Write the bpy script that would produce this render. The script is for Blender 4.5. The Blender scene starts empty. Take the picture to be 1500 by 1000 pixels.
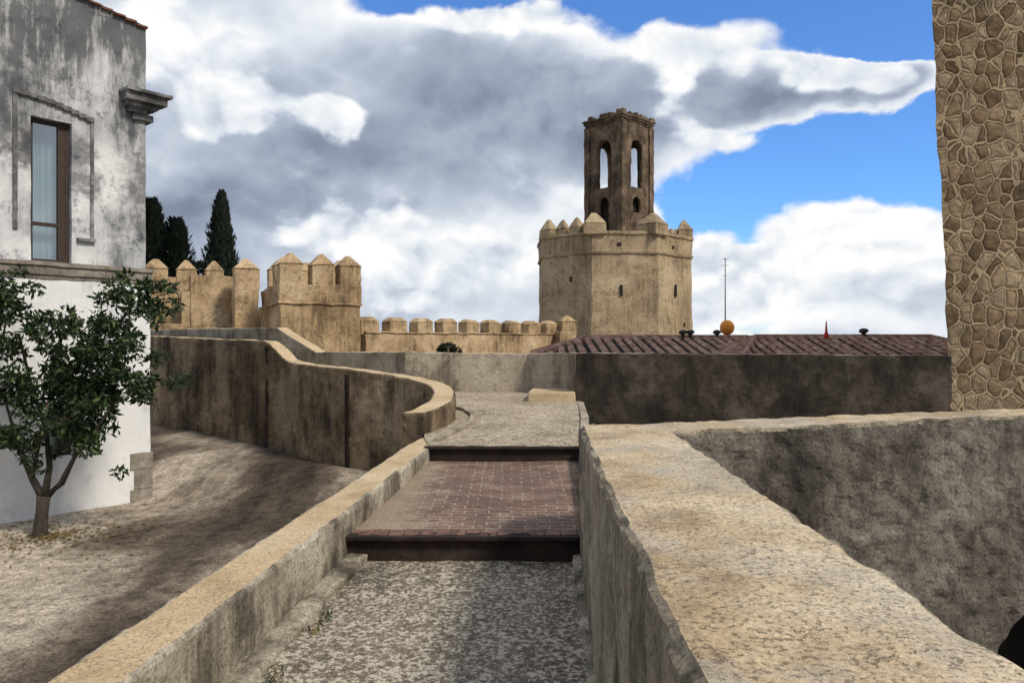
import bpy, bmesh, math, random
from mathutils import Vector, noise, Matrix
random.seed(7)
S=bpy.context.scene
COL=S.collection
# ------------------------------------------------------------ node helpers
def N(nt,t,ins=None,**attrs):
    n=nt.nodes.new(t)
    for k,v in attrs.items(): setattr(n,k,v)
    if ins:
        for k,v in ins.items():
            s=n.inputs[k]
            if isinstance(v,bpy.types.NodeSocket): nt.links.new(v,s)
            else: s.default_value=v
    return n
def M(nt,op,a,b=None,c=None,clamp=False):
    ins={0:a}
    if b is not None: ins[1]=b
    if c is not None: ins[2]=c
    return N(nt,'ShaderNodeMath',ins,operation=op,use_clamp=clamp).outputs[0]
def MR(nt,v,a,b,c=0.0,d=1.0,smooth=True):
    return N(nt,'ShaderNodeMapRange',{0:v,1:a,2:b,3:c,4:d},interpolation_type='SMOOTHSTEP' if smooth else 'LINEAR').outputs[0]
def c4(c): return (c[0],c[1],c[2],1.0)
def RAMP(nt,f,stops):
    r=N(nt,'ShaderNodeValToRGB',{0:f}); e=r.color_ramp.elements
    while len(e)<len(stops): e.new(0.5)
    for i,(p,c) in enumerate(stops):
        e[i].position=p; e[i].color=c4(c)
    return r.outputs[0]
def MX(nt,f,a,b,blend='MIX'):
    m=N(nt,'ShaderNodeMix',None,data_type='RGBA',blend_type=blend)
    for i,v in ((0,f),(6,a),(7,b)):
        if isinstance(v,bpy.types.NodeSocket): nt.links.new(v,m.inputs[i])
        else: m.inputs[i].default_value=v if i==0 else c4(v)
    return m.outputs[2]
def NOISE(nt,vec,scale,detail=5,rough=0.6,dist=0.0):
    return N(nt,'ShaderNodeTexNoise',{'Vector':vec,'Scale':scale,'Detail':detail,'Roughness':rough,'Distortion':dist}).outputs[0]
def MAPV(nt,vec,sc=(1,1,1),loc=(0,0,0),rot=(0,0,0)):
    return N(nt,'ShaderNodeMapping',{'Vector':vec,'Scale':sc,'Location':loc,'Rotation':rot}).outputs[0]
def newmat(name):
    m=bpy.data.materials.new(name); m.use_nodes=True
    nt=m.node_tree; nt.nodes.clear()
    out=N(nt,'ShaderNodeOutputMaterial'); b=N(nt,'ShaderNodeBsdfPrincipled')
    nt.links.new(b.outputs[0],out.inputs[0])
    tc=N(nt,'ShaderNodeTexCoord').outputs['Object']
    b.inputs['Specular IOR Level'].default_value=0.25
    return m,nt,b,tc
def weathered(name,stops,scale=1.2,stain=(0.05,0.045,0.04),streak=0.5,streak_th=0.52,fine=45,bump=0.5,bdist=0.02,
              spots=0.3,rough=0.92,spot_scale=7,zfade=None,patch=None,patch_th=0.58,patch_amt=0.6,fa=1.0,pits=0.0,sx=3.2,pit_scale=.8):
    m,nt,b,tc=newmat(name)
    n1=NOISE(nt,tc,scale,6,0.68)
    col=RAMP(nt,n1,stops)
    if patch is not None:
        np_=NOISE(nt,MAPV(nt,tc,(1,1,1),(7,3,5)),scale*0.7,6,0.7)
        col=MX(nt,M(nt,'MULTIPLY',MR(nt,np_,patch_th-0.04,patch_th+0.06),patch_amt),col,patch)
    ns=NOISE(nt,MAPV(nt,tc,(sx,sx,0.35)),1.3,6,0.7)
    st=M(nt,'MULTIPLY',MR(nt,ns,streak_th-0.07,streak_th+0.14),MR(nt,n1,0.62,0.4))
    if zfade:
        z=N(nt,'ShaderNodeSeparateXYZ',{0:tc}).outputs[2]
        st=M(nt,'ADD',st,M(nt,'MULTIPLY',MR(nt,z,zfade[0],zfade[1]),MR(nt,ns,0.36,0.6)),clamp=True)
    col=MX(nt,M(nt,'MULTIPLY',st,streak),col,stain)
    nsp=NOISE(nt,tc,spot_scale,8,0.78)
    col=MX(nt,M(nt,'MULTIPLY',MR(nt,nsp,0.52,0.66),spots),col,stain)
    nf=NOISE(nt,tc,fine,3,0.7)
    d_=1-.45*fa; l_=1+.32*fa
    col=MX(nt,1.0,col,RAMP(nt,nf,[(0.25,(d_,d_,d_)),(0.5,(0.96,0.96,0.96)),(0.78,(l_,l_,l_))]),'MULTIPLY')
    if pits>0:
        npt=NOISE(nt,MAPV(nt,tc,(1,1,1),(2,8,4)),fine*pit_scale,4,0.7)
        col=MX(nt,M(nt,'MULTIPLY',MR(nt,npt,0.57,0.66),pits),col,stain)
    nt.links.new(col,b.inputs['Base Color']); b.inputs['Roughness'].default_value=rough
    h=M(nt,'ADD',M(nt,'MULTIPLY',nf,0.35*max(fa,.3)),nsp)
    if pits>0: h=M(nt,'SUBTRACT',h,M(nt,'MULTIPLY',MR(nt,npt,0.55,0.66),.4))
    bp=N(nt,'ShaderNodeBump',{'Strength':bump,'Distance':bdist,'Height':h})
    nt.links.new(bp.outputs[0],b.inputs['Normal'])
    return m
def plain(name,c,rough=0.7,metal=0.0,var=0.25,scale=20):
    m,nt,b,tc=newmat(name)
    n=NOISE(nt,tc,scale,3,0.6)
    d=tuple(x*(1-var) for x in c); l=tuple(x*(1+var) for x in c)
    nt.links.new(RAMP(nt,n,[(0.3,d),(0.7,l)]),b.inputs['Base Color'])
    b.inputs['Roughness'].default_value=rough; b.inputs['Metallic'].default_value=metal
    return m
# ------------------------------------------------------------ mesh helpers
def empty(name):
    e=bpy.data.objects.new(name,None); COL.objects.link(e); return e
def mobj(name,verts,faces,mats,fm=None,parent=None,smooth=False):
    me=bpy.data.meshes.new(name); me.from_pydata([tuple(v) for v in verts],[],faces)
    for m in (mats if isinstance(mats,(list,tuple)) else [mats]): me.materials.append(m)
    if fm:
        for p,i in zip(me.polygons,fm): p.material_index=i
    if smooth:
        for p in me.polygons: p.use_smooth=True
    me.update()
    o=bpy.data.objects.new(name,me); COL.objects.link(o)
    if parent: o.parent=parent
    return o
def fixn(o):
    bm=bmesh.new(); bm.from_mesh(o.data); bmesh.ops.recalc_face_normals(bm,faces=bm.faces); bm.to_mesh(o.data); bm.free()
def roughen(o,L=0.1,amp=0.015,sc=3.0,maxit=8,bevel=0.0,smooth=False,chip=0.0):
    bm=bmesh.new(); bm.from_mesh(o.data)
    bmesh.ops.remove_doubles(bm,verts=bm.verts,dist=0.0005)
    bmesh.ops.recalc_face_normals(bm,faces=bm.faces)
    if bevel>0:
        es=[e for e in bm.edges if e.is_manifold and e.calc_face_angle(0)>0.6]
        bmesh.ops.bevel(bm,geom=es,offset=bevel,segments=2,profile=0.6,affect='EDGES')
    for _ in range(maxit):
        es=[e for e in bm.edges if e.calc_length()>L]
        if not es: break
        bmesh.ops.subdivide_edges(bm,edges=es,cuts=1,use_grid_fill=True)
        if len(bm.verts)>220000: break
    bm.normal_update()
    mv=[]
    for v in bm.verts:
        p=v.co
        a=noise.noise_vector(p*sc)*amp+noise.noise_vector(p*sc*3.7)*amp*0.45
        if chip:
            k=1-max(abs(v.normal.x),abs(v.normal.y),abs(v.normal.z))
            if k>0.05:
                a-=v.normal*max(0,noise.noise(p*9)+0.15)*chip
        mv.append(a)
    for v,a in zip(bm.verts,mv): v.co+=a
    if smooth:
        for f in bm.faces: f.smooth=True
    bm.to_mesh(o.data); bm.free()
def catmull(P,n):
    out=[]
    for i in range(len(P)-1):
        p0=P[max(i-1,0)];p1=P[i];p2=P[i+1];p3=P[min(i+2,len(P)-1)]
        for k in range(n):
            t=k/n
            out.append(tuple(0.5*((2*b)+(-a+c)*t+(2*a-5*b+4*c-d)*t*t+(-a+3*b-3*c+d)*t**3) for a,b,c,d in zip(p0,p1,p2,p3)))
    out.append(P[-1]); return out
def strip(name,Lp,Rp,zb,mats,parent=None,bevel=0.02,L=0.12,amp=0.012,sc=3,chip=0.0):
    """wall between plan polylines Lp,Rp (x,y,ztop) down to zb.  mats=[side,top]"""
    n=len(Lp); V=[];F=[];fm=[]
    for a,b in zip(Lp,Rp):
        V+= [a,b,(a[0],a[1],zb),(b[0],b[1],zb)]
    for i in range(n-1):
        j=4*i;k=j+4
        F+= [(j,j+1,k+1,k),(j,k,k+2,j+2),(j+1,j+3,k+3,k+1),(j+2,k+2,k+3,j+3)]; fm+=[1,0,0,0]
    F+=[(0,2,3,1),(4*n-4,4*n-3,4*n-1,4*n-2)]; fm+=[0,0]
    o=mobj(name,V,F,mats,fm,parent)
    roughen(o,L,amp,sc,bevel=bevel,chip=chip)
    return o
def offset(P,w):
    out=[]
    for i,p in enumerate(P):
        a=Vector(P[max(i-1,0)][:2]);b=Vector(P[min(i+1,len(P)-1)][:2]); d=(b-a).normalized()
        out.append((p[0]+d.y*w,p[1]-d.x*w,p[2]))
    return out
class Acc:
    def __init__(s): s.V=[];s.F=[];s.m=[]
    def box(s,cx,cy,z0,z1,wx,wy,rot=0,mi=0,taper=1.0):
        b=len(s.V); c,sn=math.cos(rot),math.sin(rot)
        for z,t in ((z0,1),(z1,taper)):
            for x,y in ((-1,-1),(1,-1),(1,1),(-1,1)):
                X=x*wx/2*t;Y=y*wy/2*t
                s.V.append((cx+X*c-Y*sn,cy+X*sn+Y*c,z))
        for f in ((0,3,2,1),(4,5,6,7),(0,1,5,4),(1,2,6,5),(2,3,7,6),(3,0,4,7)):
            s.F.append(tuple(b+i for i in f)); s.m.append(mi)
    def pyr(s,cx,cy,z0,z1,wx,wy,rot=0,mi=0,tip=0.12):
        s.box(cx,cy,z0,z1,wx,wy,rot,mi,tip)
    def merlon(s,cx,cy,rot,wx,wy,z0,hb,hc,mi=0,lip=.06):
        s.box(cx,cy,z0-0.2,z0+hb,wx,wy,rot,mi)
        s.box(cx,cy,z0+hb+0.001,z0+hb+0.05,wx+lip,wy+lip,rot,mi)
        s.pyr(cx,cy,z0+hb+0.051,z0+hb+hc,wx+0.01,wy+0.01,rot,mi,0.18)
    def obj(s,name,mats,parent=None,**k):
        o=mobj(name,s.V,s.F,mats,s.m,parent)
        if k: roughen(o,**k)
        return o
def tube(name,pts,rad,mat,parent=None,n=9):
    V=[];F=[]
    for i,(p,r) in enumerate(zip(pts,rad)):
        p=Vector(p); a=Vector(pts[max(i-1,0)]); b=Vector(pts[min(i+1,len(pts)-1)]); d=(b-a).normalized()
        u=d.orthogonal().normalized() if abs(d.z)<0.98 else Vector((1,0,0)); u=(u-d*u.dot(d)).normalized(); w=d.cross(u)
        for k in range(n):
            t=2*math.pi*k/n; V.append(p+(u*math.cos(t)+w*math.sin(t))*r*(1+0.12*math.sin(3*t+i)))
    for i in range(len(pts)-1):
        for k in range(n):
            F.append((i*n+k,i*n+(k+1)%n,(i+1)*n+(k+1)%n,(i+1)*n+k))
    F.append(tuple(range(n-1,-1,-1))); F.append(tuple((len(pts)-1)*n+k for k in range(n)))
    return mobj(name,V,F,mat,None,parent,True)
def leaves(name,clumps,n,size,mats,parent,asp=0.45,shell=0.45,wts=(5,3,1)):
    V=[];F=[];fm=[]
    for c,r in clumps:
        for _ in range(int(n*r[0]*r[1]*r[2]*1.0)+22):
            d=Vector((random.gauss(0,1),random.gauss(0,1),random.gauss(0,1))).normalized()
            q=random.uniform(shell,1.0)**0.6
            p=Vector(c)+Vector((d.x*r[0],d.y*r[1],d.z*r[2]))*q
            a=(d+Vector((random.gauss(0,.7),random.gauss(0,.7),random.gauss(0,.7)))).normalized()
            b=a.orthogonal().normalized(); b=(Matrix.Rotation(random.uniform(0,6.28),3,a)@b)
            s=size*random.uniform(.6,1.25); i=len(V)
            nn=a.cross(b)*asp*s
            V+=[p-a*s*.5,p+nn*.5+b*s*.08,p+a*s*.5,p-nn*.5+b*s*.08]; F.append((i,i+1,i+2,i+3)); fm.append(random.choices(range(len(mats)),wts[:len(mats)])[0])
    return mobj(name,V,F,mats,fm,parent)
# ------------------------------------------------------------ materials
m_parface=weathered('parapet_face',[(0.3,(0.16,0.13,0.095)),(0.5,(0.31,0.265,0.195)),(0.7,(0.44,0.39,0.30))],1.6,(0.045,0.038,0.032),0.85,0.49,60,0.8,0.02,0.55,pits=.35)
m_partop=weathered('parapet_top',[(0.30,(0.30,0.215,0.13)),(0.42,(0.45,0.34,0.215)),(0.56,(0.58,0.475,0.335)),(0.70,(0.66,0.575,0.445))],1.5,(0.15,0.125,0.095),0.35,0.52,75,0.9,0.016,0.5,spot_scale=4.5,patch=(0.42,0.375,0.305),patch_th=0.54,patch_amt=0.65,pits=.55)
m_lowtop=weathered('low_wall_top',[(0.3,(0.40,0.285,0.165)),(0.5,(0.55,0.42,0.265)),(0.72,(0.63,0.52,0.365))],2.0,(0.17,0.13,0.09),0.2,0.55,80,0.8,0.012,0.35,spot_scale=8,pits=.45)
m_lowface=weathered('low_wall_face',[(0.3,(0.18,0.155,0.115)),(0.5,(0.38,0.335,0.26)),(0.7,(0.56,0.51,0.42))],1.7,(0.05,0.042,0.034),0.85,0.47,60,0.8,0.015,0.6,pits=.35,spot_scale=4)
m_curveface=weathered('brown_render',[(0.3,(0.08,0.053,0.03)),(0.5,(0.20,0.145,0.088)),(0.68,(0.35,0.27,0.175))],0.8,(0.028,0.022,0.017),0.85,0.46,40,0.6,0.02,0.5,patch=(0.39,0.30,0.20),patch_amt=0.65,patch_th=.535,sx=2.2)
m_backwall=weathered('pale_render',[(0.3,(0.23,0.19,0.135)),(0.5,(0.39,0.335,0.26)),(0.7,(0.50,0.445,0.355))],1.1,(0.08,0.07,0.057),0.75,0.48,40,0.6,0.02,0.5)
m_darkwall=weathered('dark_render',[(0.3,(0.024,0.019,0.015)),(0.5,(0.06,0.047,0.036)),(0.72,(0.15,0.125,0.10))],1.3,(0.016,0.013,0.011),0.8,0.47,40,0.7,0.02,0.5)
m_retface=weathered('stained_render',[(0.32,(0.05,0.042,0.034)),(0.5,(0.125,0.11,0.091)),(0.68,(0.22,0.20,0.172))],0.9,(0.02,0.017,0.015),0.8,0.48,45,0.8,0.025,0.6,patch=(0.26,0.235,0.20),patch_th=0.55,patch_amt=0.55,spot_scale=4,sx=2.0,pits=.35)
m_castle=weathered('castle_render',[(0.30,(0.21,0.135,0.07)),(0.5,(0.42,0.30,0.172)),(0.68,(0.55,0.425,0.28))],0.5,(0.085,0.062,0.042),0.7,0.48,14,0.6,0.05,0.6,spot_scale=2.5)
m_tower=weathered('tower_render',[(0.30,(0.25,0.18,0.105)),(0.5,(0.39,0.30,0.19)),(0.70,(0.49,0.395,0.265))],0.4,(0.11,0.085,0.06),0.6,0.49,10,0.6,0.05,0.55,spot_scale=2.0)
m_turret=weathered('turret_brick',[(0.3,(0.065,0.046,0.031)),(0.5,(0.155,0.11,0.075)),(0.7,(0.28,0.21,0.145))],0.9,(0.03,0.024,0.019),0.6,0.46,12,0.9,0.08,0.7,spot_scale=3)
m_houseup=weathered('old_whitewash',[(0.34,(0.30,0.31,0.325)),(0.47,(0.55,0.56,0.575)),(0.65,(0.74,0.75,0.76))],0.8,(0.065,0.068,0.076),0.85,0.50,35,0.3,0.01,0.8,zfade=(2.4,5.6),spot_scale=1.9,patch=(0.13,0.133,0.142),patch_th=0.55,patch_amt=0.8,fa=.4,sx=1.8)
m_houselow=weathered('whitewash',[(0.3,(0.64,0.65,0.67)),(0.5,(0.77,0.78,0.79)),(0.7,(0.82,0.82,0.82))],1.0,(0.27,0.26,0.245),0.5,0.56,30,0.15,0.006,0.25,fa=.12,spot_scale=3)
m_trim=weathered('stone_trim',[(0.3,(0.13,0.11,0.085)),(0.5,(0.27,0.24,0.20)),(0.7,(0.42,0.39,0.34))],2.5,(0.05,0.045,0.04),0.5,0.5,50,0.6,0.015,0.5)
m_trimd=weathered('dark_trim',[(0.3,(0.06,0.06,0.06)),(0.5,(0.16,0.16,0.165)),(0.7,(0.36,0.36,0.36))],3,(0.04,0.04,0.04),0.5,0.5,50,0.6,0.01,0.5)
m_frame=plain('dark_wood',(0.05,0.035,0.028),0.6)
m_curtain=plain('curtain',(0.26,0.36,0.37),0.9,0,0.15,3)
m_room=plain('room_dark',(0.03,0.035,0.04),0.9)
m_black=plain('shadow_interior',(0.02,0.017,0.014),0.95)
m_bark=plain('bark',(0.05,0.042,0.034),0.9,0,0.5,25)
m_leafd=plain('leaf_dark',(0.016,0.032,0.012),0.5); m_leafm=plain('leaf_mid',(0.034,0.062,0.02),0.5); m_leafl=plain('leaf_light',(0.085,0.12,0.04),0.5)
m_leafb=plain('leaf_brown',(0.14,0.10,0.035),0.55)
m_cypd=plain('cypress_dark',(0.006,0.012,0.007),0.8); m_cypm=plain('cypress_mid',(0.014,0.026,0.012),0.8)
m_metal=plain('antenna_metal',(0.25,0.24,0.23),0.4,0.7); m_orange=plain('dish_orange',(0.68,0.27,0.04),0.6,0,.1)
m_red=plain('red_paint',(0.55,0.03,0.02),0.5); m_pipe=plain('dark_pipe',(0.05,0.045,0.04),0.7)
m_verge=plain('verge_tile',(0.16,0.075,0.05),0.85,0,.5,12)
m_glass=bpy.data.materials.new('window_glass'); m_glass.use_nodes=True
nt=m_glass.node_tree; nt.nodes.clear(); out=N(nt,'ShaderNodeOutputMaterial')
mx=N(nt,'ShaderNodeMixShader',{0:0.3}); nt.links.new(N(nt,'ShaderNodeBsdfTransparent',{0:(.8,.86,.86,1)}).outputs[0],mx.inputs[1])
nt.links.new(N(nt,'ShaderNodeBsdfGlossy',{0:(.9,.95,1,1),'Roughness':0.03}).outputs[0],mx.inputs[2]); nt.links.new(mx.outputs[0],out.inputs[0])
def rubble(name):
    m,nt,b,tc=newmat(name)
    wn=N(nt,'ShaderNodeTexNoise',{'Vector':tc,'Scale':5.0,'Detail':4,'Roughness':.55})
    wv=N(nt,'ShaderNodeVectorMath',{0:wn.outputs[1],1:(.5,.5,.5)},operation='SUBTRACT').outputs[0]
    wv=N(nt,'ShaderNodeVectorMath',{0:wv,3:0.13},operation='SCALE').outputs[0]
    v=N(nt,'ShaderNodeVectorMath',{0:tc,1:wv},operation='ADD').outputs[0]
    v=MAPV(nt,v,(1.0,0.45,0.66))
    e=N(nt,'ShaderNodeTexVoronoi',{'Vector':v,'Scale':5.8,'Randomness':0.72},feature='DISTANCE_TO_EDGE').outputs[0]
    cid=N(nt,'ShaderNodeTexVoronoi',{'Vector':v,'Scale':5.8,'Randomness':0.72},feature='F1').outputs[1]
    cs=N(nt,'ShaderNodeSeparateXYZ',{0:cid}).outputs[0]
    stone=RAMP(nt,cs,[(0,(0.15,0.105,0.062)),(0.35,(0.235,0.17,0.105)),(0.7,(0.29,0.22,0.14)),(1,(0.36,0.29,0.2))])
    nz=NOISE(nt,tc,9,6,0.7)
    stone=MX(nt,1.0,stone,RAMP(nt,nz,[(0.3,(0.55,0.55,0.55)),(0.5,(0.95,0.95,0.95)),(0.72,(1.35,1.35,1.3))]),'MULTIPLY')
    nf=NOISE(nt,tc,50,3,0.7)
    mort=RAMP(nt,nf,[(0.3,(0.36,0.275,0.17)),(0.7,(0.47,0.385,0.26))])
    wob=M(nt,'ADD',e,M(nt,'MULTIPLY',M(nt,'SUBTRACT',nz,0.5),0.05))
    k=MR(nt,wob,0.03,0.065)
    col=MX(nt,k,mort,stone)
    ln=M(nt,'MULTIPLY',MR(nt,wob,0.05,0.07),MR(nt,wob,0.12,0.07))
    col=MX(nt,M(nt,'MULTIPLY',ln,0.7),col,(0.06,0.04,0.025))
    big=NOISE(nt,tc,0.7,4,0.6)
    col=MX(nt,1.0,col,RAMP(nt,big,[(0.3,(0.7,0.68,0.66)),(0.7,(1.2,1.16,1.1))]),'MULTIPLY')
    nt.links.new(col,b.inputs['Base Color']); b.inputs['Roughness'].default_value=0.93
    h=M(nt,'ADD',M(nt,'MULTIPLY',MR(nt,wob,0.05,0.25),.6),M(nt,'ADD',M(nt,'MULTIPLY',nz,0.6),M(nt,'MULTIPLY',nf,0.2)))
    h=M(nt,'ADD',h,M(nt,'MULTIPLY',k,-0.4))
    nt.links.new(N(nt,'ShaderNodeBump',{'Strength':0.8,'Distance':0.04,'Height':h}).outputs[0],b.inputs['Normal'])
    return m
m_rubble=rubble('rubble_masonry')
def pebbles(name,scale,dark,mid,light,amt=1.0,lo=.33):
    m,nt,b,tc=newmat(name)
    wn=NOISE(nt,tc,scale,5,0.8)
    wn2=NOISE(nt,MAPV(nt,tc,(1,1,1),(5,2,1)),scale*.3,5,0.8)
    grit=MR(nt,M(nt,'ADD',wn,M(nt,'MULTIPLY',M(nt,'SUBTRACT',wn2,.5),.45)),0.48,0.575)
    hole=MR(nt,wn,0.44,0.36)
    big=NOISE(nt,tc,0.9,6,0.7)
    base=RAMP(nt,big,[(0.36,dark),(0.6,mid)])
    nf=NOISE(nt,tc,110,2,0.7)
    base=MX(nt,1.0,base,RAMP(nt,nf,[(0.3,(0.45,0.45,0.45)),(0.7,(1.5,1.5,1.5))]),'MULTIPLY')
    f=M(nt,'MULTIPLY',grit,M(nt,'MULTIPLY',MR(nt,big,lo,0.5,0.45,1.0),amt))
    col=MX(nt,f,base,light)
    col=MX(nt,M(nt,'MULTIPLY',hole,.6),col,tuple(x*.5 for x in dark))
    nt.links.new(col,b.inputs['Base Color']); b.inputs['Roughness'].default_value=0.9
    h=M(nt,'ADD',wn,M(nt,'MULTIPLY',nf,0.3))
    nt.links.new(N(nt,'ShaderNodeBump',{'Strength':0.8,'Distance':0.016,'Height':h}).outputs[0],b.inputs['Normal'])
    return m
m_slab=pebbles('pebbled_concrete',34,(0.075,0.06,0.045),(0.18,0.15,0.115),(0.54,0.485,0.39))
m_upper=pebbles('cobble_path',26,(0.19,0.15,0.105),(0.32,0.26,0.19),(0.57,0.505,0.40),.85)
def brickmat(name):
    m,nt,b,tc=newmat(name)
    wn=N(nt,'ShaderNodeTexNoise',{'Vector':tc,'Scale':6.0,'Detail':4})
    wv=N(nt,'ShaderNodeVectorMath',{0:wn.outputs[1],1:(.5,.5,.5)},operation='SUBTRACT').outputs[0]
    wv=N(nt,'ShaderNodeVectorMath',{0:wv,3:0.05},operation='SCALE').outputs[0]
    v=N(nt,'ShaderNodeVectorMath',{0:tc,1:wv},operation='ADD').outputs[0]
    br=N(nt,'ShaderNodeTexBrick',{'Vector':v,'Color1':(0.115,0.062,0.045,1),'Color2':(0.22,0.135,0.102,1),'Mortar':(0.33,0.28,0.23,1),
        'Scale':1.0,'Mortar Size':0.008,'Mortar Smooth':0.4,'Brick Width':0.19,'Row Height':0.085,'Bias':-0.1})
    nz=NOISE(nt,tc,3.2,7,0.75); nf=NOISE(nt,tc,60,3,0.7)
    col=MX(nt,MR(nt,nz,0.44,0.62,0.0,0.75),br.outputs[0],(0.12,0.077,0.06))
    col=MX(nt,MR(nt,nz,0.47,0.34,0.0,0.7),col,(0.31,0.245,0.195))
    col=MX(nt,1.0,col,RAMP(nt,nf,[(0.3,(0.5,0.5,0.5)),(0.7,(1.45,1.45,1.45))]),'MULTIPLY')
    x=N(nt,'ShaderNodeSeparateXYZ',{0:tc}).outputs[0]
    col=MX(nt,M(nt,'MULTIPLY',MR(nt,M(nt,'ADD',x,M(nt,'MULTIPLY',nz,0.8)),-0.15,-0.6),0.6),col,(0.34,0.28,0.20))
    nt.links.new(col,b.inputs['Base Color']); b.inputs['Roughness'].default_value=0.8
    h=M(nt,'ADD',M(nt,'MULTIPLY',br.outputs[1],-0.8),M(nt,'MULTIPLY',nz,1.2))
    nt.links.new(N(nt,'ShaderNodeBump',{'Strength':0.7,'Distance':0.012,'Height':h}).outputs[0],b.inputs['Normal'])
    return m
m_brick=brickmat('brick_paving')
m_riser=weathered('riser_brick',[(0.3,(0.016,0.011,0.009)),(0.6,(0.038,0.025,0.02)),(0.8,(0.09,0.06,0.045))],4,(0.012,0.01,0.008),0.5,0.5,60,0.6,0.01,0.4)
def groundmat():
    m,nt,b,tc=newmat('gravel_ground')
    big=NOISE(nt,MAPV(nt,tc,(1.0,0.42,1),(1.7,0.4,0),rot=(0,0,-0.6)),0.42,7,0.6)
    col=RAMP(nt,big,[(0.36,(0.045,0.034,0.025)),(0.45,(0.12,0.093,0.07)),(0.51,(0.27,0.222,0.17)),(0.59,(0.50,0.43,0.345))])
    md=NOISE(nt,tc,5,8,0.8)
    col=MX(nt,1.0,col,RAMP(nt,md,[(0.36,(0.4,0.39,0.37)),(0.5,(0.95,0.95,0.95)),(0.64,(1.35,1.35,1.35))]),'MULTIPLY')
    nf=NOISE(nt,tc,35,4,0.8)
    col=MX(nt,1.0,col,RAMP(nt,nf,[(0.37,(0.45,0.45,0.45)),(0.63,(1.45,1.45,1.45))]),'MULTIPLY')
    nt.links.new(col,b.inputs['Base Color']); b.inputs['Roughness'].default_value=0.95
    h=M(nt,'ADD',md,M(nt,'MULTIPLY',nf,0.6))
    nt.links.new(N(nt,'ShaderNodeBump',{'Strength':0.9,'Distance':0.03,'Height':h}).outputs[0],b.inputs['Normal'])
    return m
m_ground=groundmat()
m_tile=weathered('terracotta',[(0.3,(0.17,0.08,0.055)),(0.5,(0.32,0.18,0.13)),(0.7,(0.50,0.35,0.28))],3.0,(0.05,0.038,0.033),0.3,0.5,30,0.4,0.01,0.6,spot_scale=5)
m_tiled=plain('terracotta_channel',(0.03,0.018,0.014),0.9,0,0.4,6)

# ------------------------------------------------------------ ground (single sheet to the horizon)
def gz(x,y):
    t=(y+0.6*(x+6)-12.0)/2.6; t=max(0,min(1,t)); t=t*t*(3-2*t)
    z=-2.62+0.47*t
    if x>-1: z-=min(2.6,(x+1)*2.0)
    r=max(0,(math.hypot(x,y-10)-26))/30; r=min(1,r); z-=r*6
    z+=0.03*noise.noise(Vector((x*.5,y*.5,0)))+0.012*noise.noise(Vector((x*2.2,y*2.2,3)))
    return z
def axis(lo,hi,fa,fb,step):
    a=[]; v=fa
    while v<=fb: a.append(v); v+=step
    s=step; v=fa
    L=[]
    while v>lo: s*=1.35; v-=s; L.append(v)
    s=step; v=a[-1]; R=[]
    while v<hi: s*=1.35; v+=s; R.append(v)
    return L[::-1]+a+R
xs=axis(-2500,2500,-14,2,0.2); ys=axis(-2500,3500,2,26,0.2)
V=[(x,y,gz(x,y)) for y in ys for x in xs]; nx=len(xs)
F=[(j*nx+i,j*nx+i+1,(j+1)*nx+i+1,(j+1)*nx+i) for j in range(len(ys)-1) for i in range(nx-1)]
mobj('ground',V,F,m_ground,smooth=True)

# ------------------------------------------------------------ path
P=empty('stepped_path')
def quadgrid(name,a,b,c,d,nu,nv,mat,amp=0.006,sc=3,parent=None):
    V=[];a,b,c,d=map(Vector,(a,b,c,d))
    for j in range(nv+1):
        for i in range(nu+1):
            s=i/nu;t=j/nv
            p=(a*(1-s)+b*s)*(1-t)+(d*(1-s)+c*s)*t
            p.z+=amp*noise.noise(p*sc)+amp*0.4*noise.noise(p*sc*6)
            V.append(p)
    F=[(j*(nu+1)+i,j*(nu+1)+i+1,(j+1)*(nu+1)+i+1,(j+1)*(nu+1)+i) for j in range(nv) for i in range(nu)]
    return mobj(name,V,F,mat,None,parent,True)
quadgrid('lower_slab',(-2.0,-2,-1.72),(0.6,-2,-1.72),(0.7,5.42,-1.57),(-1.3,5.42,-1.57),40,110,m_slab,0.012,3,P)
quadgrid('brick_landing',(-1.3,5.37,-1.405),(0.6,5.37,-1.405),(0.85,8.22,-1.305),(-1.0,8.22,-1.305),40,50,m_brick,0.008,3,P)
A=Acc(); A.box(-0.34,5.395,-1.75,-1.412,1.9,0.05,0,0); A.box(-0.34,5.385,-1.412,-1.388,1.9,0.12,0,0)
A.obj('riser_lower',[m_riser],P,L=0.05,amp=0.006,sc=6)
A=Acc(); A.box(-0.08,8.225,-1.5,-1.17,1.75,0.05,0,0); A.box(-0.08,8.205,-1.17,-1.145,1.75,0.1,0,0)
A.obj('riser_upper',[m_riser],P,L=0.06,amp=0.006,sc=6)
A=Acc(); x=-1.22
while x<0.62:
    w=random.uniform(0.105,0.125); A.box(x+w/2,5.47,-1.42,-1.386+random.uniform(-.004,.004),w-0.008,0.16,random.uniform(-.02,.02)); x+=w
A.obj('nosing_bricks',[plain('nosing_brick',(0.15,0.085,0.064),0.8,0,0.6,14)],P,L=0.06,amp=0.004,sc=14)
strip('gutter_kerb',[(-1.75,0,-1.62),(-1.36,3.67,-1.58),(-1.17,5.36,-1.50)],[(-1.60,0,-1.62),(-1.21,3.67,-1.58),(-1.03,5.36,-1.50)],-1.8,[m_lowface,m_lowface],P,0.02,0.05,0.014,7)
strip('gutter_kerb_right',[(0.29,0,-1.63),(0.355,3.67,-1.61),(0.43,5.36,-1.52)],[(0.36,0,-1.6),(0.45,3.67,-1.6),(0.52,5.36,-1.5)],-1.8,[m_lowface,m_lowface],P,0.02,0.05,0.014,7)
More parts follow.
